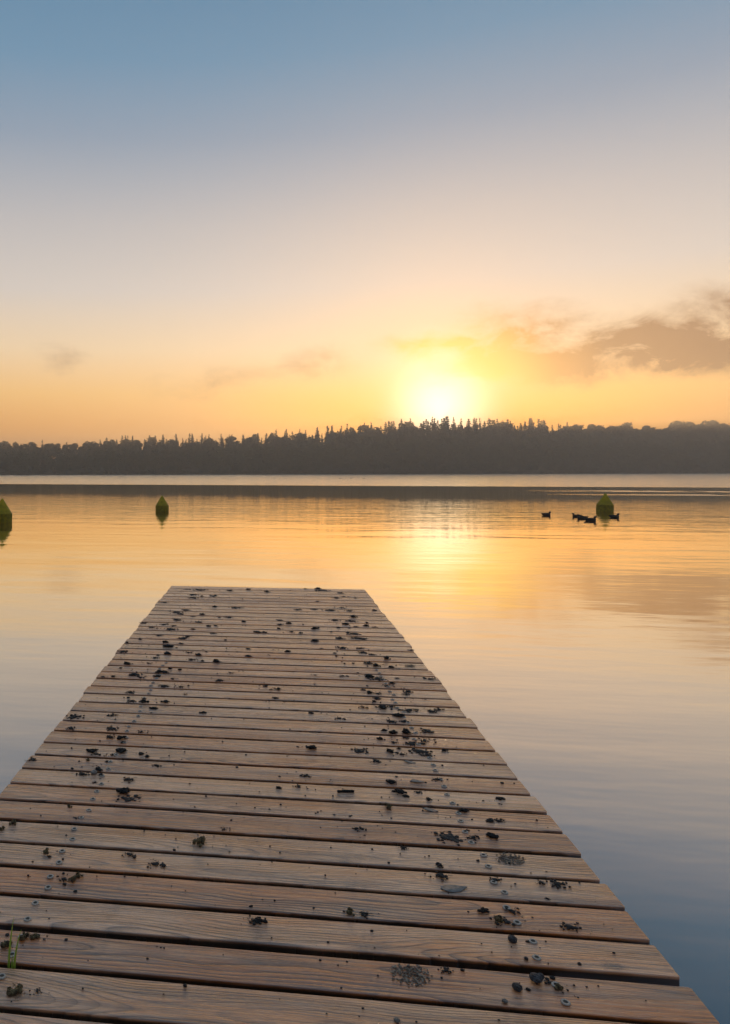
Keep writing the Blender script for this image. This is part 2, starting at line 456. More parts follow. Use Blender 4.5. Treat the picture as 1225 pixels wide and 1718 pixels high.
def land_z(s, off):
    if off <= 0:
        return max(-1.5, off * 0.25 - 0.02)
    la, de = shore_pt(s, BACK)
    H = sky_h(la, de) if -250 < s < 600 else 20.0
    top = 0.40 * H
    if off <= BACK:
        return 0.05 + min(off, 1.5) * 0.25 + top * sstep(off / BACK)
    return 0.43 + top - (off - BACK) * 0.03

ss = np.linspace(-420, 800, 123); offs = [-25, -6, -1, 0, 1.5, 5, 12, 20, 30, 40, 50, 62, 80, 110, 150, 220]
verts, faces = [], []
for s in ss:
    for o_ in offs:
        wob = 2.0 * mnoise.noise(Vector((s * 0.05, 0, 0))) + 0.7 * mnoise.noise(Vector((s * 0.3, 5, 0)))
        la, de = shore_pt(s, o_ + (wob if o_ < 30 else 0))
        x, y = cam2w(la, de)
        verts.append((x, y, land_z(s, o_)))
nO = len(offs)
for i in range(len(ss) - 1):
    for j in range(nO - 1):
        a = i * nO + j
        faces.append((a, a + nO, a + nO + 1, a + 1))
link('hillside', mesh('hillside', verts, faces, True), M_LAND, kind='structure', label='low wooded hillside along the far shore', category='hillside')

# lake sheet and lake bed
link('lake', mesh('lake', [(-900, -400, 0), (900, -400, 0), (900, 700, 0), (-900, 700, 0)], [(0, 1, 2, 3)]), M_WATER,
     kind='structure', label='calm lake mirroring the sunrise sky', category='lake')
link('lake_bed', mesh('lake_bed', [(-900, -400, -2.5), (900, -400, -2.5), (900, 700, -2.5), (-900, 700, -2.5)], [(0, 1, 2, 3)]), M_LAND,
     kind='structure', label='dark bed under the lake water', category='lake bed')

# ------------------------------------------------------------------ trees
rng = random.Random(7)

def quad_cloud(centres, normals, sizes, rnd):
    """leaf-clump faces: arrays of verts and quads"""
    c = np.asarray(centres); n = np.asarray(normals); s = np.asarray(sizes)[:, None]
    r = rnd.normal(size=c.shape)
    u = np.cross(n, r); u /= np.linalg.norm(u, axis=1)[:, None] + 1e-9
    v = np.cross(n, u)
    k = rnd.uniform(0.6, 1.1, size=(len(c), 4, 1))
    q = np.stack([c + (-u - v) * s * k[:, 0], c + (u - v) * s * k[:, 1], c + (u + v) * s * k[:, 2], c + (-u + v) * s * k[:, 3]], 1)
    return q.reshape(-1, 3)

def conifer(seed, n=620):
    """unit height 1, crown radius about .16"""
    rd = np.random.RandomState(seed)
    tiers = 15
    C, S, NN = [], [], []
    for k in range(tiers):
        f = k / (tiers - 1)
        zc = 0.14 + 0.84 * f
        rad = (0.20 * (1 - f) ** 0.62 + 0.006) * rd.uniform(0.8, 1.15)
        nb = int(8 + 4 * (1 - f))
        for b in range(nb):
            a = rd.uniform(0, 2 * math.pi); L = rad * rd.uniform(0.65, 1.15)
            m_ = max(2, int(7 * (1 - f) + 1))
            for q in range(m_):
                t = (q + rd.uniform(0.2, 1)) / m_
                r = L * t
                C.append((r * math.cos(a) + rd.normal() * .006, r * math.sin(a) + rd.normal() * .006, zc - 0.05 * t * (1 - f) - .01 + rd.normal() * .006))
                S.append((0.027 * (1 - 0.45 * f)) * rd.uniform(0.7, 1.3) * (1.15 - .45 * t))
                NN.append(rd.normal(size=3))
    # a few spire faces
    for q in range(10):
        C.append((rd.normal() * .003, rd.normal() * .003, 0.93 + 0.07 * q / 9)); S.append(0.009); NN.append(rd.normal(size=3))
    return quad_cloud(C, NN, S, rd)

def broadleaf(seed):
    """unit height 1, crown radius about .30"""
    rd = np.random.RandomState(seed)
    C, S, NN = [], [], []
    lobes = []
    for k in range(13):
        a = rd.uniform(0, 2 * math.pi); zz = rd.uniform(0.22, 0.90)
        wide = 0.21 * math.sin(math.pi * min(1, (zz - 0.10) / 0.95)) ** 0.7
        lobes.append((wide * math.cos(a) * rd.uniform(.3, 1), wide * math.sin(a) * rd.uniform(.3, 1), zz, rd.uniform(0.075, 0.135)))
    lobes.append((0, 0, 0.88, 0.11)); lobes.append((0, 0, 0.55, 0.17))
    for (lx, ly, lz, lr) in lobes:
        for q in range(62):
            v = rd.normal(size=3); v /= np.linalg.norm(v)
            rr = lr * rd.uniform(0.55, 1.12)
            C.append((lx + v[0] * rr, ly + v[1] * rr, lz * .93 + v[2] * rr * 0.85)); S.append(rd.uniform(0.014, 0.028)); NN.append(v + rd.normal(size=3) * .6)
    return quad_cloud(C, NN, S, rd)

def mesh_quads(name, V):
    n = len(V) // 4
    me = bpy.data.meshes.new(name)
    me.vertices.add(len(V)); me.vertices.foreach_set('co', np.ascontiguousarray(V, dtype=np.float32).ravel())
    me.loops.add(n * 4); me.loops.foreach_set('vertex_index', np.arange(n * 4, dtype=np.int32))
    me.polygons.add(n); me.polygons.foreach_set('loop_start', np.arange(0, n * 4, 4, dtype=np.int32))
    me.update(calc_edges=True)
    return me

def trunk_mesh(name, h, r, limbs, seed):
    rd = random.Random(seed)
    verts, faces = [], []
    def tube(p, q, r0, r1, seg=6):
        p, q = Vector(p), Vector(q)
        ax = (q - p).normalized(); u = ax.orthogonal().normalized(); v = ax.cross(u)
        b = len(verts)
        for cpt, rr in ((p, r0), (q, r1)):
            for k in range(seg):
                a = 2 * math.pi * k / seg
                verts.append(cpt + u * rr * math.cos(a) + v * rr * math.sin(a))
        for k in range(seg):
            faces.append((b + k, b + (k + 1) % seg, b + seg + (k + 1) % seg, b + seg + k))
    tube((0, 0, -.03), (0.004, 0, h * .5), r, r * .7); tube((0.004, 0, h * .5), (0, 0.004, h), r * .7, r * .2)
    for k in range(limbs):
        a = rd.uniform(0, 6.28); z0 = rd.uniform(.3, .7) * h; L = rd.uniform(.10, .2)
        tube((0, 0, z0), (L * math.cos(a), L * math.sin(a), z0 + L * rd.uniform(.5, 1.1)), r * .4, r * .12, 5)
    return mesh(name, verts, faces, True)

FIRQ = [conifer(k) for k in range(5)]
BROQ = [broadleaf(20 + k) for k in range(6)]
FIRM = [mesh_quads('conifer_crown', q) for q in FIRQ]
BROM = [mesh_quads('broadleaf_crown', q) for q in BROQ]
for me in FIRM: me.materials.append(M_FIR)
for me in BROM: me.materials.append(M_BROAD)
FIRT = [trunk_mesh('conifer_trunk', .95, .014, 0, k) for k in range(2)]
BROT = [trunk_mesh('broadleaf_trunk', .75, .022, 7, k) for k in range(3)]
for me in FIRT + BROT: me.materials.append(M_BARK)

mass = {'fir': [], 'bro': []}
def in_mass(kind, la, de, z, h, wide):
    Q = rng.choice(FIRQ if kind == 'fir' else BROQ)
    a = rng.uniform(0, 6.28); ca, sa = math.cos(a), math.sin(a)
    x, y = cam2w(la, de)
    V = Q.copy()
    X = V[:, 0] * ca - V[:, 1] * sa; Y = V[:, 0] * sa + V[:, 1] * ca
    mass[kind].append(np.stack([X * h * wide + x, Y * h * wide + y, V[:, 2] * h + z], 1))

WHERE = [(120, 'at the far left of the far shore'), (235, 'left of the middle buoy on the far shore'), (330, 'on the skyline above the middle buoy'),
         (470, 'on the skyline above the far left half of the pier'), (620, 'on the rising skyline left of the sun glow'), (700, 'on the skyline just left of the sun glow'),
         (790, 'on the hilltop skyline right under the sun glow'), (945, 'on the hilltop skyline right of the sun glow'), (1045, 'on the skyline above the right-hand buoy'),
         (1120, 'on the skyline right of the right-hand buoy'), (1400, 'on the skyline at the right edge')]
singles = {}
def single_tree(kind, la, de, z, h, wide):
    px = px_of(la, de)
    where = next(w for lim, w in WHERE if px < lim)
    root = bpy.data.objects.new('conifer_tree' if kind == 'fir' else 'broadleaf_tree', None)
    COL.objects.link(root)
    x, y = cam2w(la, de)
    root.location = (x, y, z); root.rotation_euler[2] = rng.uniform(0, 6.28); root.scale = (h * wide, h * wide, h)
    singles.setdefault((kind, where), []).append((px, root))
    root['category'] = 'conifer' if kind == 'fir' else 'tree'
    root['group'] = ('conifers ' if kind == 'fir' else 'broadleaf trees ') + where
    link('crown', rng.choice(FIRM if kind == 'fir' else BROM), None, root)
    link('trunk', rng.choice(FIRT if kind == 'fir' else BROT), None, root)

def kind_at(px):
    # conifers stand behind in the middle; broadleaf at both ends
    pf = np.interp(px, [0, 150, 240, 420, 560, 900, 945, 960], [0.10, 0.10, 0.50, 0.55, 0.85, 0.9, 0.6, 0.0])
    return 'fir' if rng.random() < pf else 'bro'

# skyline row: every tree of its own
s = -160.0
while s < SL + 160:
    off = BACK + rng.uniform(-7, 5)
    la, de = shore_pt(s, off)
    px = px_of(la, de)
    kind = kind_at(px)
    z = land_z(s, off) - 0.1
    h = sky_h(la, de) - z
    h *= (rng.uniform(0.97, 1.06) if kind == 'fir' else rng.uniform(0.86, 1.06))
    wide = rng.uniform(0.8, 1.15) if kind == 'fir' else rng.uniform(0.85, 1.15)
    if -10 < px < 1235:
        single_tree(kind, la, de, z, h, wide)
    else:
        in_mass(kind, la, de, z, h, wide)
    s += rng.uniform(2.2, 3.6) if kind == 'fir' else rng.uniform(3.6, 6.4)
NTH = ['first', 'second', 'third', 'fourth', 'fifth', 'sixth', 'seventh', 'eighth', 'ninth', 'tenth', 'eleventh', 'twelfth', 'thirteenth', 'fourteenth',
       'fifteenth', 'sixteenth', 'seventeenth', 'eighteenth', 'nineteenth', 'twentieth']
for (kind, where), lst in singles.items():
    for i, (px, root) in enumerate(sorted(lst, key=lambda t: t[0])):
        what = 'pointed conifer ' if kind == 'fir' else 'round-crowned tree '
        root['label'] = (NTH[i] + ' ' + what + 'from left ' if len(lst) > 1 else what) + where
# the wood in front of it, read as one mass
for off0, frac, gap in ((2.5, .60, 3.0), (7, .66, 3.4), (14, .72, 3.6), (23, .80, 3.8), (34, .88, 3.6), (46, .94, 3.2), (56, .975, 2.8)):
    s = -190.0
    while s < SL + 190:
        off = off0 + rng.uniform(-2, 2)
        la, de = shore_pt(s, off)
        px = px_of(la, de)
        z = land_z(s, off) - 0.1
        H = sky_h(la, de)
        h = max(4.5, H * frac * rng.uniform(.84, 1.03) - z)
        kind = kind_at(px) if off0 > 20 else ('fir' if rng.random() < .12 else 'bro')
        in_mass(kind, la, de, z, h, rng.uniform(.9, 1.35))
        s += rng.uniform(.75, 1.3) * gap * (0.8 if kind == 'fir' else 1.1)
for kind, nm, mat in (('fir', 'conifer_forest', M_FIR), ('bro', 'broadleaf_forest', M_BROAD)):
    me = mesh_quads(nm, np.concatenate(mass[kind])); me.materials.append(mat)
    link(nm, me, None, None, kind='stuff', category='forest',
         label='dark mass of conifers covering the far hillside' if kind == 'fir' else 'dark mass of broadleaf trees lining the far shore')
# low bank of reeds and brush at the waterline
rd = np.random.RandomState(3)
n = 9000
sv = rd.uniform(-190, SL + 190, n); ov = rd.uniform(-0.6, 2.5, n)
cs = []
for a, b in zip(sv, ov):
    wob = 2.0 * mnoise.noise(Vector((a * 0.05, 0, 0))) + 0.7 * mnoise.noise(Vector((a * 0.3, 5, 0)))
    x, y = cam2w(*shore_pt(a, b + wob)); cs.append((x, y, rd.uniform(0.05, 0.3 + 1.3 * max(0, mnoise.noise(Vector((a * .15, 3, 3))) + .3))))
me = mesh_quads('shore_brush', quad_cloud(cs, rd.normal(size=(n, 3)), rd.uniform(.12, .35, n), rd)); me.materials.append(M_REED)
link('shore_brush', me, None, None, kind='stuff', category='brush', label='low dark brush and reeds along the far waterline')

# ------------------------------------------------------------------ pier
GAPS = [1656.3, 1589.3, 1532, 1482, 1440.7, 1402, 1367, 1337.2, 1310.1, 1285, 1262.8, 1241.6, 1223.8, 1205.8, 1189.5, 1174.3, 1161.2,
        1148, 1136, 1125, 1114.5, 1104, 1094.9, 1086.4, 1077.7, 1069.6, 1063, 1056, 1048.8, 1041.6, 1035.7, 1028.7, 1024, 1018.8, 1013.2,
        1008.7, 1004, 999.1, 994.9, 990.2]
gy = [on_plane(440, p, DECK)[0].y for p in GAPS]
END_Y = on_plane(440, 985.8, DECK)[0].y
PITCH = 0.1430
near = [gy[0] - PITCH * k for k in range(1, 30)][::-1]     # the deck runs on under and behind the camera
edges = near + gy + [END_Y + 0.005]
NEARN = len(near)
WIDEGAP = {-1: .02, 0: 0.0175, 1: 0.030, 2: 0.0195, 3: 0.020, 4: 0.0185, 5: 0.022, 6: .021, 7: .020, 8: .019}
XL, XR = -1.014, 1.012
JOISTS = (-0.652, 0.690)

pier = bpy.data.objects.new('pier', None); COL.objects.link(pier)
pier['label'] = 'long wooden pier of wet brown planks reaching into the lake'; pier['category'] = 'pier'
pier.location = (0, 0, 0)

def plank_mesh(L0, L1, w, th, seed):
    rd = random.Random(seed)
    r = 0.0028; rt = 0.003
    prof = []
    hw = w / 2
    def arc(cy, cz, a0, a1, rr, n=4):
        return [(cy + rr * math.cos(R(a0 + (a1 - a0) * k / (n - 1))), cz + rr * math.sin(R(a0 + (a1 - a0) * k / (n - 1)))) for k in range(n)]
    cup = rd.uniform(-0.0012, 0.0012)
    prof += [(hw, -r - .0015)] + arc(hw - r, -r, 0, 90, r) + [(hw - r - .0015, 0.0)]
    prof += [(hw * .33, cup), (-hw * .33, cup)]
    prof += [(-hw + r + .0015, 0.0)] + arc(-hw + r, -r, 90, 180, r) + [(-hw, -r - .0015)]
    prof += arc(-hw + rt, -th + rt, 180, 270, rt, 3)
    prof += arc(hw - rt, -th + rt, 270, 360, rt, 3)
    n = len(prof)
    xs = [L0, L0 + .004] + [L0 + (L1 - L0) * k / 14 for k in range(1, 14)] + [L1 - .004, L1]
    verts, faces = [], []
    ph = rd.uniform(0, 100)
    for i, x in enumerate(xs):
        end = i in (0, len(xs) - 1)
        k = 0.955 if end else 1.0
        wob = 0.0012 * mnoise.noise(Vector((x * 2.5, ph, 0)))
        wz = 0.0014 * mnoise.noise(Vector((x * 1.5, ph, 7)))
        for (yy, zz) in prof:
            chip = 0.0010 * mnoise.noise(Vector((x * 11, yy * 40, ph)))
            verts.append((x, yy * k + wob + chip * (1 if abs(yy) > hw * .8 else 0), (zz + th / 2) * k - th / 2 + wz))
    for i in range(len(xs) - 1):
        for k in range(n):
            a = i * n + k; b = i * n + (k + 1) % n
            faces.append((a, b, b + n, a + n))
    faces.append(tuple(range(n))[::-1]); faces.append(tuple((len(xs) - 1) * n + k for k in range(n)))
    me = mesh('plank', verts, faces, True)
    bm = bmesh.new(); bm.from_mesh(me); bmesh.ops.recalc_face_normals(bm, faces=bm.faces); bm.to_mesh(me); bm.free()
    return me

def screw_mesh():
    bm = bmesh.new()
    prof = [(0.0105, -0.001), (0.0108, 0.0012), (0.0098, 0.0022), (0.0055, 0.0021), (0.0048, 0.0012), (0.0034, 0.0010)]
    seg = 20
    rings = []
    for r, z in prof:
        rings.append([bm.verts.new((r * math.cos(2 * math.pi * k / seg), r * math.sin(2 * math.pi * k / seg), z)) for k in range(seg)])
    for a, b in zip(rings, rings[1:]):
        for k in range(seg):
            f = bm.faces.new((a[k], a[(k + 1) % seg], b[(k + 1) % seg], b[k]))
    me_f = bm.faces.new(rings[-1]); me_f.material_index = 1
    for f in bm.faces:
        if all((v.co.x ** 2 + v.co.y ** 2) ** .5 < .0060 for v in f.verts): f.material_index = 1
    me = from_bm('screw', bm, True)
    me.materials.append(M_STEEL); me.materials.append(M_HOLE)
    return me
SCREW = screw_mesh()
TH = 0.042
planks = []     # (y0, y1, object)
rp = random.Random(11)
for i in range(len(edges) - 1):
    gi = i - NEARN          # index into gy of the plank's near gap
    def gap(j):
        return WIDEGAP.get(j, (0.0178 if j < 14 else 0.0215) + 0.0028 * math.sin(j * 2.3))
    y0 = edges[i] + gap(gi) * 0.5
    y1 = edges[i + 1] - (gap(gi + 1) * 0.5 if i < len(edges) - 2 else 0)
    w = y1 - y0
    me = plank_mesh(XL + rp.uniform(-.006, .008), XR + rp.uniform(-.010, .007), w, TH, i)
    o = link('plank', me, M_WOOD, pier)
    o.location = (0, (y0 + y1) / 2, DECK)
    o.rotation_euler = (R(rp.uniform(-.35, .35)), 0, R(rp.uniform(-.12, .12)))
    planks.append((y0, y1, o))
    if -3 <= gi <= 19:
        for jx in JOISTS:
            for fy in (-.27, .25):
                sx_ = jx + rp.uniform(-.012, .012)
                q = link('screw', SCREW, None, o)
                q.location = (sx_, w * (fy + rp.uniform(-.05, .05)), 0.0006)
                q.rotation_euler = (R(rp.uniform(-4, 4)), R(rp.uniform(-4, 4)), rp.uniform(0, 6))
def box_mesh(name, a, b, bev=0.006):
    bm = bmesh.new(); bmesh.ops.create_cube(bm, size=1)
    for v in bm.verts:
        v.co = Vector([a[k] + (v.co[k] + .5) * (b[k] - a[k]) for k in range(3)])
    bmesh.ops.bevel(bm, geom=list(bm.edges), offset=bev, segments=2, affect='EDGES')
    return from_bm(name, bm)
for jx in JOISTS + (0.02,):
    link('joist', box_mesh('joist', (jx - .04, edges[0], DECK - TH - .165), (jx + .04, END_Y - .05, DECK - TH - .004)), M_BEAM, pier)
for yy in (6.9, 4.4, 1.9, -0.6):
    link('crossbeam', box_mesh('crossbeam', (-.92, yy - .06, DECK - TH - .33), (.92, yy + .06, DECK - TH - .168)), M_BEAM, pier)
    for xx in (-.8, .8):
        bm = bmesh.new()
        bmesh.ops.create_cone(bm, cap_ends=True, segments=20, radius1=.085, radius2=.08, depth=2.6)
        q = link('post', from_bm('post', bm, True), M_BEAM, pier)
        q.location = (xx, yy, DECK - TH - .335 - 1.3)

# ------------------------------------------------------------------ small debris on the deck
def lumpy(bm, c, r, seed, squash=.75, sub=2, amp=.55):
    vs = bmesh.ops.create_icosphere(bm, subdivisions=sub, radius=1.0)['verts']
    c = Vector(c)
    for v in vs:
        nrm = v.co.normalized()
        k = 1 + amp * mnoise.noise(nrm * 1.7 + Vector((seed * 3.1, 0, 0))) + amp * .6 * mnoise.noise(nrm * 4.3 + Vector((0, seed * 2.3, 0)))
        v.co = Vector((nrm.x * r * k, nrm.y * r * k, nrm.z * r * k * squash)) + c
        if v.co.z < 0.0:
            v.co.z = 0.0 - 0.002
def clump_mesh(seed):
    rd = random.Random(seed); bm = bmesh.new()
    lumpy(bm, (0, 0, .16), .28, seed, .8)
    for k in range(rd.randint(4, 8)):
        a = rd.uniform(0, 6.28); d_ = rd.uniform(.18, .44); r = rd.uniform(.08, .20)
        lumpy(bm, (d_ * math.cos(a), d_ * math.sin(a), r * rd.uniform(.5, 1.3)), r, seed + k + 1, .8, 2)
    for k in range(6):
        a = rd.uniform(0, 6.28); d_ = rd.uniform(.4, .62)
        lumpy(bm, (d_ * math.cos(a), d_ * math.sin(a), .02), rd.uniform(.025, .06), seed + 40 + k, .8, 1)
    return from_bm('mud_clump', bm, True)
def moss_mesh(seed):
    rd = random.Random(seed); bm = bmesh.new()
    for k in range(rd.randint(7, 12)):
        a = rd.uniform(0, 6.28); d_ = rd.uniform(0, .36); r = rd.uniform(.09, .17)
        lumpy(bm, (d_ * math.cos(a), d_ * math.sin(a), r * rd.uniform(.6, 1.5)), r, seed + k, .95, 2, .5)
    for k in range(90):       # short frayed fibres
        a = rd.uniform(0, 6.28); d_ = rd.uniform(0, .46); z0 = rd.uniform(.0, .26) * (1 - d_)
        p = Vector((d_ * math.cos(a), d_ * math.sin(a), z0))
        q = p + Vector((rd.gauss(0, .09), rd.gauss(0, .09), rd.uniform(.01, .16)))
        u = Vector((rd.gauss(0, 1), rd.gauss(0, 1), rd.gauss(0, .3))).normalized() * .014
        vs = [bm.verts.new(p - u), bm.verts.new(p + u), bm.verts.new(q)]
        bm.faces.new(vs)
    return from_bm('moss_tuft', bm, True)
def litter_mesh(seed, n, asp, twigs, fine=1.0):
    rd = random.Random(seed); bm = bmesh.new()
    for k in range(n):
        a = rd.uniform(0, 6.28); d_ = min(abs(rd.gauss(0, .24)), .52) if fine == 1.0 else .50 * rd.random() ** .5
        r = rd.uniform(.035, .105) * (1.2 - d_) * fine
        lumpy(bm, (d_ * math.cos(a), d_ * math.sin(a) * asp, r * .25), r, seed + k, rd.uniform(.35, .8), 1, .6)
    for k in range(twigs):
        a = rd.uniform(0, 6.28); d_ = rd.uniform(0, .4); b = rd.gauss(0, .6); L = rd.uniform(.08, .28); t = rd.uniform(.008, .018)
        p = Vector((d_ * math.cos(a), d_ * math.sin(a) * asp, .02)); u = Vector((math.cos(b), math.sin(b), rd.uniform(-.1, .25))) * L
        v = Vector((-math.sin(b), math.cos(b), 0)) * t; w = Vector((0, 0, t * 1.4))
        vs = [bm.verts.new(x) for x in (p - v, p + v, p + w, p + u - v * .4, p + u + v * .4, p + u + w * .4)]
        for f in ((0, 1, 4, 3), (1, 2, 5, 4), (2, 0, 3, 5), (0, 2, 1), (3, 4, 5)):
            bm.faces.new([vs[i] for i in f])
    return from_bm('litter_patch', bm, True)
def leaf_mesh(seed):
    rd = random.Random(seed); V = []; Fc = []
    n = 9
    for i in range(n):
        t = i / (n - 1); w = .22 * math.sin(math.pi * (t ** .8)) ** .8 * (1 + .12 * rd.uniform(-1, 1)) + .004
        z = .03 + .03 * math.sin(t * 5 + seed)
        V += [(t - .5, -w, z + .035 + .02 * rd.random()), (t - .5, 0, z), (t - .5, w, z + .03 + .02 * rd.random())]
        V += [(t - .5, -w, z + .027), (t - .5, 0, z - .012), (t - .5, w, z + .022)]
    for i in range(n - 1):
        a = i * 6; b = a + 6
        Fc += [(a, b, b + 1, a + 1), (a + 1, b + 1, b + 2, a + 2), (a + 4, b + 4, b + 3, a + 3), (a + 5, b + 5, b + 4, a + 4), (a, a + 3, b + 3, b), (a + 2, b + 2, b + 5, a + 5)]
    return mesh('fallen_leaf', V, Fc, True)
def pebble_mesh(seed):
    bm = bmesh.new(); lumpy(bm, (0, 0, .26), .48, seed, .62, 3, .22); return from_bm('pebble', bm, True)
def stone_chip_mesh(seed):
    bm = bmesh.new(); lumpy(bm, (0, 0, .22), .40, seed, .55, 2, .3); lumpy(bm, (-.32, .05, .30), .20, seed + 3, .9, 2, .3)
    return from_bm('stone_chip', bm, False)
def stick_mesh(seed):
    rd = random.Random(seed); V = []; Fc = []; n, m_ = 10, 8
    for i in range(n):
        t = i / (n - 1); r = .085 * (1 + .18 * rd.uniform(-1, 1)) * (.75 if i in (0, n - 1) else 1)
        for k in range(m_):
            a = 2 * math.pi * k / m_
            V.append((t - .5, .03 * math.sin(t * 4) + r * math.cos(a), .085 + r * math.sin(a)))
    for i in range(n - 1):
        for k in range(m_):
            a = i * m_ + k; b = i * m_ + (k + 1) % m_
            Fc.append((a, b, b + m_, a + m_))
    Fc.append(tuple(range(m_))[::-1]); Fc.append(tuple((n - 1) * m_ + k for k in range(m_)))
    return mesh('stick', V, Fc, True)

def withm(ms, mat):
    for me in ms: me.materials.append(mat)
    return ms
KIND = {   # key: (name, description, category, meshes)
    'c': ('mud_clump', 'dark lumpy mud clump', 'mud clump', withm([clump_mesh(k * 50) for k in range(9)], M_MUD)),
    'm': ('litter_patch', 'patch of dark litter', 'plant litter', withm([litter_mesh(300 + k * 70, 44, .9, 7) for k in range(9)], M_LITTER)),
    't': ('litter_patch', 'sprinkle of plant crumbs', 'plant litter', withm([litter_mesh(1300 + k * 70, 18, .8, 9) for k in range(7)], M_LITTER)),
    'g': ('moss_tuft', 'golden brown moss tuft', 'moss tuft', withm([moss_mesh(900 + k * 40) for k in range(6)], M_MOSS)),
    'd': ('dried_patch', 'flat dried grey-brown crust', 'dried crust', withm([litter_mesh(2500 + k * 90, 150, .75, 26, .45) for k in range(4)], M_DRY)),
    'l': ('fallen_leaf', 'grey wet fallen leaf', 'leaf', withm([leaf_mesh(k) for k in range(3)], M_LEAF)),
    'p': ('pebble', 'small grey pebble', 'pebble', withm([pebble_mesh(60 + k) for k in range(3)], M_STONE)),
    'h': ('shell', 'small pale snail shell', 'shell', withm([pebble_mesh(80 + k) for k in range(2)], M_SHELL)),
    'k': ('stone_chip', 'pointed grey stone chip', 'stone', withm([stone_chip_mesh(5)], M_STONE)),
    's': ('stick', 'short dark stick', 'stick', withm([stick_mesh(2)], M_STICK)),
}
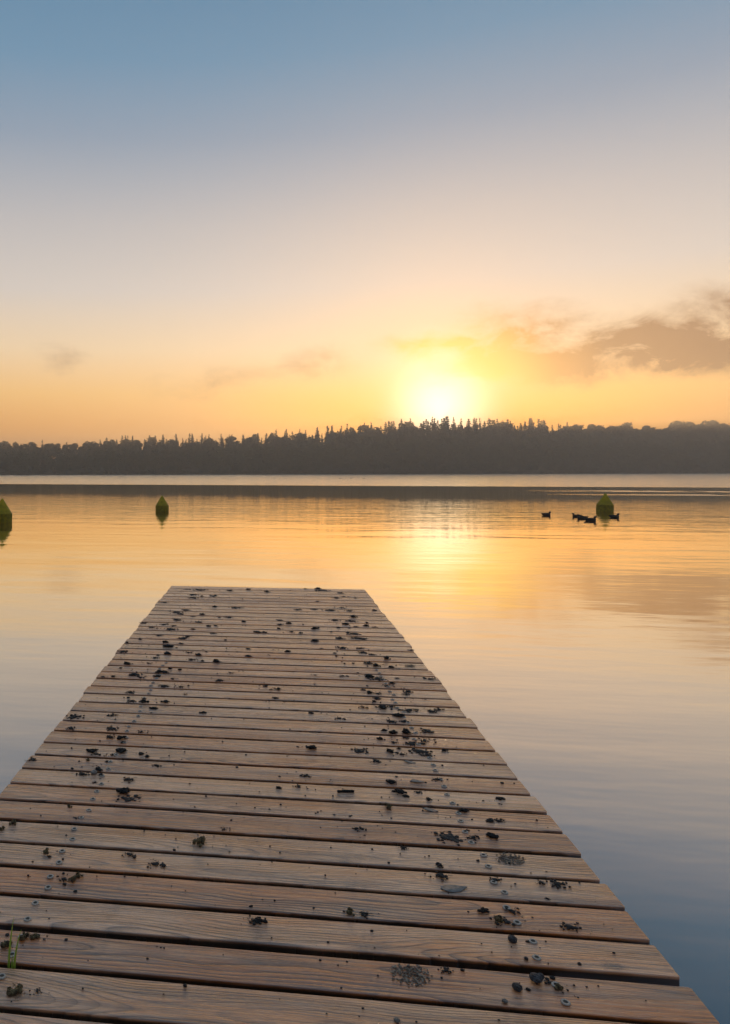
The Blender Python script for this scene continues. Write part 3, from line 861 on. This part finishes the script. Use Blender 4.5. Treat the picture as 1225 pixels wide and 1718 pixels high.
# what lies on the planks: kind, then x, y, width in photograph pixels
ITEMS = """
m 337 989 20 m 385 991 12 c 416 989 6 t 315 988 12 c 339 1000.5 6 m 325 1002 14 m 357 1000 14 c 361 999 4 m 324 997.5 14
m 276 1010 12 c 320 1014 3 m 396 1018.5 18 c 360 1018 8 m 313 1024 16 m 297 1026 16 m 303 1031 14 c 340 1031 7 t 324 1034 10
m 384 1035 12 c 368 1036 5 m 297 1039 16 c 409 1043 8 m 334 1044 14 m 240 1045.5 12 m 276 1048 14 t 292 1050 9 c 350 1051 8 c 362 1050 6
m 255 1052 9 t 265 1054 8 c 324 1056 6 m 286 1057 18 m 358 1063 10 m 267 1066 10 m 316 1066 10 m 307 1072 18 c 235 1072 7 c 378 1074 5
c 278 1078 9 c 283 1085 13 c 281 1097 13 c 265 1099 6 t 305 1080 12 c 296 1087 4 m 207 1093 16 c 213 1079 6 m 261 1104 10 t 317 1095 12
c 333 1100 10 c 346 1094 5 m 416 1088 7 c 416 1101 8 m 322 1107 14 c 340 1109 7 c 362 1110.5 14 c 214 1114 12 t 250 1113 10 c 203 1121 6
c 285 1122 7 c 267 1128 12 c 277 1128.5 11 c 302 1124 7 c 365 1130 3 t 387 1129 10 m 228 1132 20
c 448 993 7 c 512 988 5 c 534 988 9 m 541 991 24 m 571 995 10 m 564 1003.5 10 c 597 1003.5 4 t 578 1001.5 10 m 500 1023 12 m 527 1022 10
m 553 1023 20 t 572 1020 16 m 586 1025 12 c 628 1024 7 t 533 1009 8 c 593 1035 11 m 588 1040 20 m 562 1040 14 c 580 1047.5 8 c 615 1045 6
m 470 1041 12 c 485 1046 8 m 470 1049 10 c 568 1053 6 c 586 1054 6 m 597 1052 8 c 614 1050 8 t 630 1053 10 c 528 1055 11 c 468 1055 6
c 432 1061 10 c 443 1061 7 m 489 1060 9 c 504 1062 6 c 556 1060 4 m 593 1062.5 22 m 598 1068 22 m 570 1072 14 m 611 1074 14 c 529 1076 10
c 583 1061 6 m 574 1087 16 m 605 1088 12 t 540 1088 6 m 417 1089 7 c 482 1093 9 m 609 1095 14 m 626 1100 10 c 564 1101 5 m 418 1102 11
c 649 1105 12 c 562 1096 5 m 617 1111 16 c 593 1113 4 c 631 1117 12 c 657 1119.5 9 d 688 1117 16 m 618 1133 10 t 528 1133 9 t 690 1091 12
c 221 1133 8 t 236 1137 16 c 264 1135 10 t 190 1135 12 m 172 1136 8 t 289 1139 10 m 368 1142 14 m 276 1152 18 t 301 1155 14 m 217 1164 14
c 215 1170.5 6 m 221 1177 15 c 241 1178 12 m 242 1172 8 c 278 1178 11 t 311 1165 8 c 258 1189 11 c 341 1196 9 c 254 1196 4 m 125 1203 24
t 188 1200 20 m 188 1223 20 m 116 1225.5 14 t 237 1230 16 m 185 1237 14 c 202 1239 12 c 206 1246 7
c 620 1135.5 14 m 635 1142.5 22 c 657 1146.5 9 t 650 1150.5 16 t 720 1138 20 t 666 1138 8 t 577 1134.5 16 c 616 1151 4 c 619 1162 12
m 610 1157.5 10 t 634 1164 14 m 684 1160 15 t 682 1165 15 m 633 1171 14 c 628 1177 6 t 712 1172 6 c 643 1188 17 c 631 1186 4 t 610 1187 16
m 657 1184.5 12 t 687 1192 36 m 725 1194 15 t 735 1189 20 c 671 1202 18 c 660 1200 7 m 657 1211 16 m 678 1211 14 c 644 1225.5 9 c 660 1230 14
c 681 1229 18 t 719 1227 28 m 679 1236 12 c 638 1240 12 t 712 1239 24 m 661 1246 10 m 692 1250 22 m 708 1248 12 c 655 1261 14 c 669 1256 7
m 704 1258 30 c 746 1259 9 m 717 1266.5 18 t 673 1265 18 m 604 1260 26 t 633 1277 20 l 687 1278 16 c 467 1156.5 9 c 446 1151 7 t 455 1157 8
m 463 1171 11 t 477 1178 5 c 522 1196.5 9 t 571 1206 18 c 524 1255 14 c 500 1253 4 t 512 1302 20 c 469 1303 5 c 468 1322 9 t 501 1320 14
s 580 1329 24 c 452 1357.5 4 c 561 1367 4 c 590 1368 3 c 597 1391 8
c 155 1260.5 14 c 203 1261 17 t 162 1266 16 t 187 1268 14 c 236 1265 10 c 247 1270 10 g 148 1275.5 9 c 180 1278 7 t 56 1275 20 m 263 1284.5 13
c 121 1290 6 c 165 1292 14 h 158 1297 10 c 170 1300.5 10 m 140 1298 18 m 215 1308.5 20 m 159 1313 8 c 208 1329 20 t 220 1340 36 g 117 1354 10
t 128 1373 12 g 22 1382 16 g 3 1392 11 c 97 1386 3 c 656 1313 17 l 700 1312 20 m 733 1308 16 c 671 1330 18 c 681 1336 9 m 702 1330 12 c 718 1341 10
c 839 1340.5 11 g 651 1354 16 l 721 1357 21 c 779 1361 16 c 824 1378 15 t 838 1377 18 t 606 1391 18 m 752 1405 40 t 795 1406 24 c 826 1405 18 c 784 1394 7
g 78 1430 15 c 83 1437 6 t 219 1434 24 t 263 1451 30 g 133 1470 15 g 121 1477 15 t 106 1476 16 c 97 1470 4 m 677 1422 12 t 811 1434 9 d 855 1440 42
m 739 1468 24 t 739 1457 20 l 762 1492 40 m 832 1477 18 m 935 1483 26 t 910 1482 16 c 919 1509 8 c 812 1529 15 t 861 1530 24 g 836 1545 22 t 848 1546 30
m 958 1557 26 p 860 1579 13 c 886 1580.5 7 p 883 1609 6 d 687 1628 62 m 748 1627 18 k 899 1645 23 p 868 1660 14 c 887 1661.5 9 g 939 1659 17 t 921 1649 18
h 847 1681 8 c 334 1414 9 g 334 1415 25 c 422 1521 8 c 434 1546 20 t 430 1546 28 g 588 1533 18 t 610 1535 22 t 377 1391 14 c 582 1614 5
g 41 1573 20 g 58 1572 18 g 10 1588 24 g 28 1665 34 t 62 1664 18 h 666 1714 9 h 75 1577 3 p 270 1590 3
"""
tok = ITEMS.split()
items = [(tok[i], float(tok[i + 1]), float(tok[i + 2]), float(tok[i + 3])) for i in range(0, len(tok), 4)]

ORD = ['', 'first', 'second', 'third', 'fourth', 'fifth', 'sixth', 'seventh', 'eighth', 'ninth', 'tenth', 'eleventh', 'twelfth', 'thirteenth', 'fourteenth',
       'fifteenth', 'sixteenth', 'seventeenth', 'eighteenth', 'nineteenth', 'twentieth', '21st', '22nd', '23rd', '24th', '25th', '26th']
NP = len(planks)
first_vis = NEARN - 1     # plank cut by the bottom edge of the photo is the first one fully seen below gy[0]
def plank_phrase(i):
    n_far = NP - i; n_near = i - first_vis + 1
    if n_near <= 20:
        return ORD[n_near] + ' plank up' if n_near > 1 else 'lowest plank'
    return ORD[n_far] + ' plank from the far end' if n_far > 1 else 'farthest plank'
rd_ = random.Random(5)
placed = []
for k, px, py, w in items:
    pos, t = on_plane(px, py, DECK)
    size = 1.18 * max(w, 3.0) * t / F
    if k in 'mt':
        size *= 1.15
    best = min(range(NP), key=lambda i: 0 if planks[i][0] <= pos.y <= planks[i][1] else min(abs(pos.y - planks[i][0]), abs(pos.y - planks[i][1])))
    y0, y1, _o = planks[best]
    if k in 'cghpk':
        mrg = min(0.25 * size, .03)
        pos.y = min(max(pos.y, y0 + mrg), y1 - mrg)
    else:
        size_y = size
        mrg = min(.38 * size, .055)
        pos.y = min(max(pos.y, y0 + mrg), y1 - mrg)
    placed.append([k, pos, size, best, px])
cnt = {}
order = sorted(range(len(placed)), key=lambda i: placed[i][4])
tot = {}
for it in placed:
    key = (KIND[it[0]][1], it[3]); tot[key] = tot.get(key, 0) + 1
for i in order:
    k, pos, size, best, px = placed[i]
    name, desc, cat, ms = KIND[k]
    key = (desc, best); cnt[key] = cnt.get(key, 0) + 1
    lab = desc + ' on the ' + plank_phrase(best)
    if tot[key] > 1:
        lab = ORD[cnt[key]] + ' ' + lab.replace(' on the ', ' from left on the ', 1)
    o = link(name, rd_.choice(ms), None, None, label=lab, category=cat, group=cat + 's on the pier planks' if not cat.endswith('litter') else 'plant litter on the pier planks')
    flat = k in 'mtd'
    o.location = (pos.x, pos.y, DECK + (0.0008 if flat else -0.0006))
    if k in 'ls':
        o.rotation_euler = (0, 0, rd_.uniform(-.25, .25))
    else:
        o.rotation_euler = (0, 0, (rd_.uniform(-.5, .5) + rd_.choice((0, math.pi))) if not flat else rd_.uniform(-.3, .3) + rd_.choice((0, math.pi)))
    sy_ = 1.0
    if flat:
        sy_ = min(1.0, (planks[best][1] - planks[best][0]) * .92 / size)
    ex = rd_.uniform(.95, 1.2) if k == 'c' else 1.0
    o.scale = (size * ex, size * sy_ * (rd_.uniform(.65, .95) if k == 'c' else 1.0), min(size, .055) * rd_.uniform(.85, 1.1) if k != 'c' else min(size, .06) * rd_.uniform(.6, .85))

# fine crumbs, one scatter
verts, faces = [], []
bm0 = bmesh.new(); bmesh.ops.create_icosphere(bm0, subdivisions=1, radius=1.0)
tv = [v.co.copy() for v in bm0.verts]; tf = [[v.index for v in f.verts] for f in bm0.faces]; bm0.free()
for q in range(1500):
    if rd_.random() < .55 and placed:
        it = rd_.choice(placed); x = it[1].x + rd_.gauss(0, .07); y = it[1].y + rd_.gauss(0, .05)
    else:
        x = rd_.uniform(-.98, .98); y = rd_.uniform(.9, END_Y)
    if abs(x) > .99 or not any(a + .004 < y < b - .004 for a, b, _ in planks):
        continue
    r = abs(rd_.gauss(0, .0016)) + .0009
    e = rd_.uniform(.5, 1); b0 = len(verts)
    for v in tv:
        kk = 1 + .4 * mnoise.noise(v * 2 + Vector((q, 0, 0)))
        verts.append((x + v.x * r * kk * 1.3, y + v.y * r * kk, DECK + .0012 + v.z * r * e * kk))
    faces += [[b0 + i for i in f] for f in tf]
link('crumbs', mesh('crumbs', verts, faces), M_LITTER, None, kind='stuff', label='fine dark crumbs scattered over the pier planks', category='crumbs')

# green sprout growing out of the plank gap
def blade(pts, w):
    V, Fc = [], []
    for i, p in enumerate(pts):
        t = i / (len(pts) - 1); ww = w * (1 - t ** 2.2) + .0002
        V += [(p[0] - ww, p[1], p[2]), (p[0], p[1] - ww * .5, p[2]), (p[0] + ww, p[1], p[2]), (p[0], p[1] + ww * .25, p[2])]
    for i in range(len(pts) - 1):
        for k in range(4):
            a = i * 4 + k; b = i * 4 + (k + 1) % 4
            Fc.append((a, b, b + 4, a + 4))
    return mesh('grass_blade', V, Fc, True)
sp_y = gy[0] + 0.002
sp0, _t = on_plane(12, 1622, DECK)
sp_z = DECK - .03
sprout = bpy.data.objects.new('grass_sprout', None); COL.objects.link(sprout)
sprout.location = (sp0.x, sp_y, sp_z)
sprout['label'] = 'fresh green grass sprout growing out of the plank gap by the left edge'; sprout['category'] = 'sprout'
for (bx, lean, hgt, fw) in ((0.0, .010, .145, .012), (.014, .018, .118, .004), (.009, .001, .055, 0)):
    pts = [(bx + lean * (t / 7) ** 2, fw * (t / 7) ** 2, hgt * t / 7) for t in range(8)]
    link('blade', blade(pts, .0030), M_SPROUT, sprout)

# ------------------------------------------------------------------ buoys
def lathe(name, prof, seg=40, mat=None):
    V, Fc = [], []
    for r, z in prof:
        for k in range(seg):
            a = 2 * math.pi * k / seg
            V.append((r * math.cos(a), r * math.sin(a), z))
    for i in range(len(prof) - 1):
        for k in range(seg):
            a = i * seg + k; b = i * seg + (k + 1) % seg
            Fc.append((a, b, b + seg, a + seg))
    Fc.append(tuple(range(seg))[::-1]); Fc.append(tuple((len(prof) - 1) * seg + k for k in range(seg)))
    return mesh(name, V, Fc, True)
B_FLOAT = lathe('float', [(.12, -.34), (.30, -.28), (.47, -.10), (.495, -.02), (.50, .05), (.50, .39), (.499, .41), (.496, .42)])
B_CONE = lathe('cone', [(.495, .420), (.488, .435), (.45, .496), (.27, .79), (.055, 1.142), (.035, 1.168), (.018, 1.176), (.006, 1.178)])
B_SEAM = lathe('seam_band', [(.500, .405), (.504, .408), (.504, .418), (.500, .424), (.492, .426)])
B_EYE = None
bm = bmesh.new()
for k in range(24):
    pass
def torus(name, R0, r0, n=20, m_=8):
    V, Fc = [], []
    for i in range(n):
        a = 2 * math.pi * i / n
        for j in range(m_):
            b = 2 * math.pi * j / m_
            V.append(((R0 + r0 * math.cos(b)) * math.cos(a), r0 * math.sin(b), (R0 + r0 * math.cos(b)) * math.sin(a)))
    for i in range(n):
        for j in range(m_):
            Fc.append((i * m_ + j, ((i + 1) % n) * m_ + j, ((i + 1) % n) * m_ + (j + 1) % m_, i * m_ + (j + 1) % m_))
    return mesh(name, V, Fc, True)
bm.free()
B_RING = torus('mooring_ring', .06, .014)
def buoy(px, py, wpx, label):
    pos, t = on_plane(px, py, 0.0)
    s_ = wpx * t / F
    root = bpy.data.objects.new('marker_buoy', None); COL.objects.link(root)
    root.location = (pos.x, pos.y + .5 * s_, 0); root.scale = (s_, s_, s_)
    root.rotation_euler = (R(rng.uniform(-1.5, 1.5)), R(rng.uniform(-1.5, 1.5)), rng.uniform(0, 6))
    root['label'] = label; root['category'] = 'buoy'; root['group'] = 'yellow marker buoys on the lake'
    link('float', B_FLOAT, M_BUOYD, root); link('cone', B_CONE, M_BUOY, root); link('seam_band', B_SEAM, M_BUOYD, root)
    q = link('mooring_ring', B_RING, M_STEEL, root); q.location = (0, 0, -.38)
buoy(270.5, 858.5, 22.5, 'yellow cone-topped buoy floating alone above the pier\'s left corner')
buoy(1021, 858.5, 26, 'yellow cone-topped buoy with ducks swimming beside it')
buoy(-3, 877, 34, 'yellow cone-topped buoy cut off by the left edge of the photo')

# ------------------------------------------------------------------ ducks
def duck_body():
    # stations along x (tail to breast): x, half width, belly z, back z
    st = [(-.30, .006, .105, .118), (-.27, .030, .075, .125), (-.22, .065, .020, .125), (-.15, .100, -.030, .135), (-.05, .122, -.055, .150),
          (.05, .122, -.060, .152), (.13, .105, -.050, .140), (.19, .072, -.020, .118), (.225, .030, .025, .085), (.235, .006, .050, .060)]
    V, Fc = [], []; m_ = 14
    for x, hw, b, tp in st:
        cz, hz = (b + tp) / 2, (tp - b) / 2
        for k in range(m_):
            a = 2 * math.pi * k / m_
            V.append((x, hw * math.cos(a), cz + hz * math.sin(a)))
    def skin(n0, n):
        for i in range(n - 1):
            for k in range(m_):
                a = n0 + i * m_ + k; b = n0 + i * m_ + (k + 1) % m_
                Fc.append((a, b, b + m_, a + m_))
        Fc.append(tuple(n0 + k for k in range(m_))[::-1]); Fc.append(tuple(n0 + (n - 1) * m_ + k for k in range(m_)))
    skin(0, len(st))
    body = mesh('body', V, Fc, True)
    V, Fc = [], []
    path = [((.11, .05), .085), ((.145, .10), .066), ((.165, .135), .055), ((.18, .160), .056), ((.19, .185), .060), ((.195, .212), .053), ((.197, .230), .032), ((.198, .236), .006)]
    for i, ((x, z), r) in enumerate(path):
        for k in range(m_):
            a = 2 * math.pi * k / m_
            fx = 1.15 if i in (3, 4, 5) else 1.0
            V.append((x + r * fx * math.cos(a), r * .82 * math.sin(a), z))
    skin(0, len(path))
    head = mesh('head', V, Fc, True)
    V, Fc = [], []
    bl = [(.235, .024, .024, .186), (.265, .020, .014, .180), (.295, .021, .008, .172), (.312, .014, .005, .169)]
    for x, hw, hz, z in bl:
        for k in range(m_):
            a = 2 * math.pi * k / m_; V.append((x, hw * math.cos(a), z + hz * math.sin(a)))
    skin(0, len(bl))
    bill = mesh('bill', V, Fc, True)
    V, Fc = [], []
    for sgn in (1,):
        pass
    wl = [(-.24, .045, .095), (-.15, .098, .092), (-.03, .122, .090), (.07, .122, .085), (.13, .105, .075)]
    return body, head, bill
def wing_mesh(sgn):
    V, Fc = [], []
    st = [(-.285, .022, .118, .012), (-.22, .074, .102, .030), (-.12, .114, .088, .045), (0, .130, .082, .052), (.08, .128, .078, .045), (.13, .112, .074, .020)]
    m_ = 8
    for x, yy, z, r in st:
        for k in range(m_):
            a = 2 * math.pi * k / m_; V.append((x, sgn * (yy - .008 + .012 * math.cos(a)), z + r * math.sin(a)))
    for i in range(len(st) - 1):
        for k in range(m_):
            a = i * m_ + k; b = i * m_ + (k + 1) % m_
            Fc.append((a, b, b + m_, a + m_))
    Fc.append(tuple(range(m_))[::-1]); Fc.append(tuple((len(st) - 1) * m_ + k for k in range(m_)))
    return mesh('wing', V, Fc, True)
D_BODY, D_HEAD, D_BILL = duck_body(); D_WING = [wing_mesh(1), wing_mesh(-1)]
def duck(px, py, head_deg, size, label, head_turn=0.0):
    pos, t = on_plane(px, py, 0.0)
    root = bpy.data.objects.new('duck', None); COL.objects.link(root)
    root.location = pos; root.rotation_euler = (0, 0, R(head_deg)); root.scale = (size,) * 3
    root['label'] = label; root['category'] = 'duck'; root['group'] = 'ducks swimming by the right-hand buoy'
    link('body', D_BODY, M_DUCK, root)
    h = link('head', D_HEAD, M_DUCKH, root)
    link('bill', D_BILL, M_BILL, h)
    for wm in D_WING: link('wing', wm, M_DUCK, root)
duck(917, 865, 12, .72, 'dark duck swimming apart at the left of the flock')
duck(967.5, 867, 165, .62, 'dark duck facing left, behind the middle pair of ducks')
duck(977, 870, 160, .70, 'dark duck between the left-facing duck and the front one')
duck(991, 874, -12, .76, 'dark duck in front, nearest of the flock, facing right')
duck(1031, 868.5, 5, .74, 'dark duck crossing the reflection of the right-hand buoy')
for i_, (px, py) in enumerate(((571, 803.5), (589, 803), (611, 803.2))):
    duck(px, py, (10, 170, 20)[i_], .8, ['leftmost', 'middle', 'rightmost'][i_] + ' of three tiny far ducks on the pale band of water')

# ------------------------------------------------------------------ haze
bm = bmesh.new(); bmesh.ops.create_cube(bm, size=1)
lo, hi = (-910, -410, -4.0), (910, 720, 31.0)
for v in bm.verts:
    v.co = Vector([lo[k] + (v.co[k] + .5) * (hi[k] - lo[k]) for k in range(3)])
me = from_bm('haze', bm)
mh = bpy.data.materials.new('morning_haze'); mh.use_nodes = True; mh.node_tree.nodes.clear()
H_ = NT(mh.node_tree)
oh = H_.node('ShaderNodeOutputMaterial'); pv = H_.node('ShaderNodeVolumePrincipled')
pv.inputs['Color'].default_value = (1.0, 0.90, 0.77, 1)
pv.inputs['Density'].default_value = 0.0021
pv.inputs['Anisotropy'].default_value = 0.6
H_.l.new(pv.outputs[0], oh.inputs['Volume'])
link('haze', me, mh, None, kind='stuff', label='thin warm morning haze over the lake', category='haze')
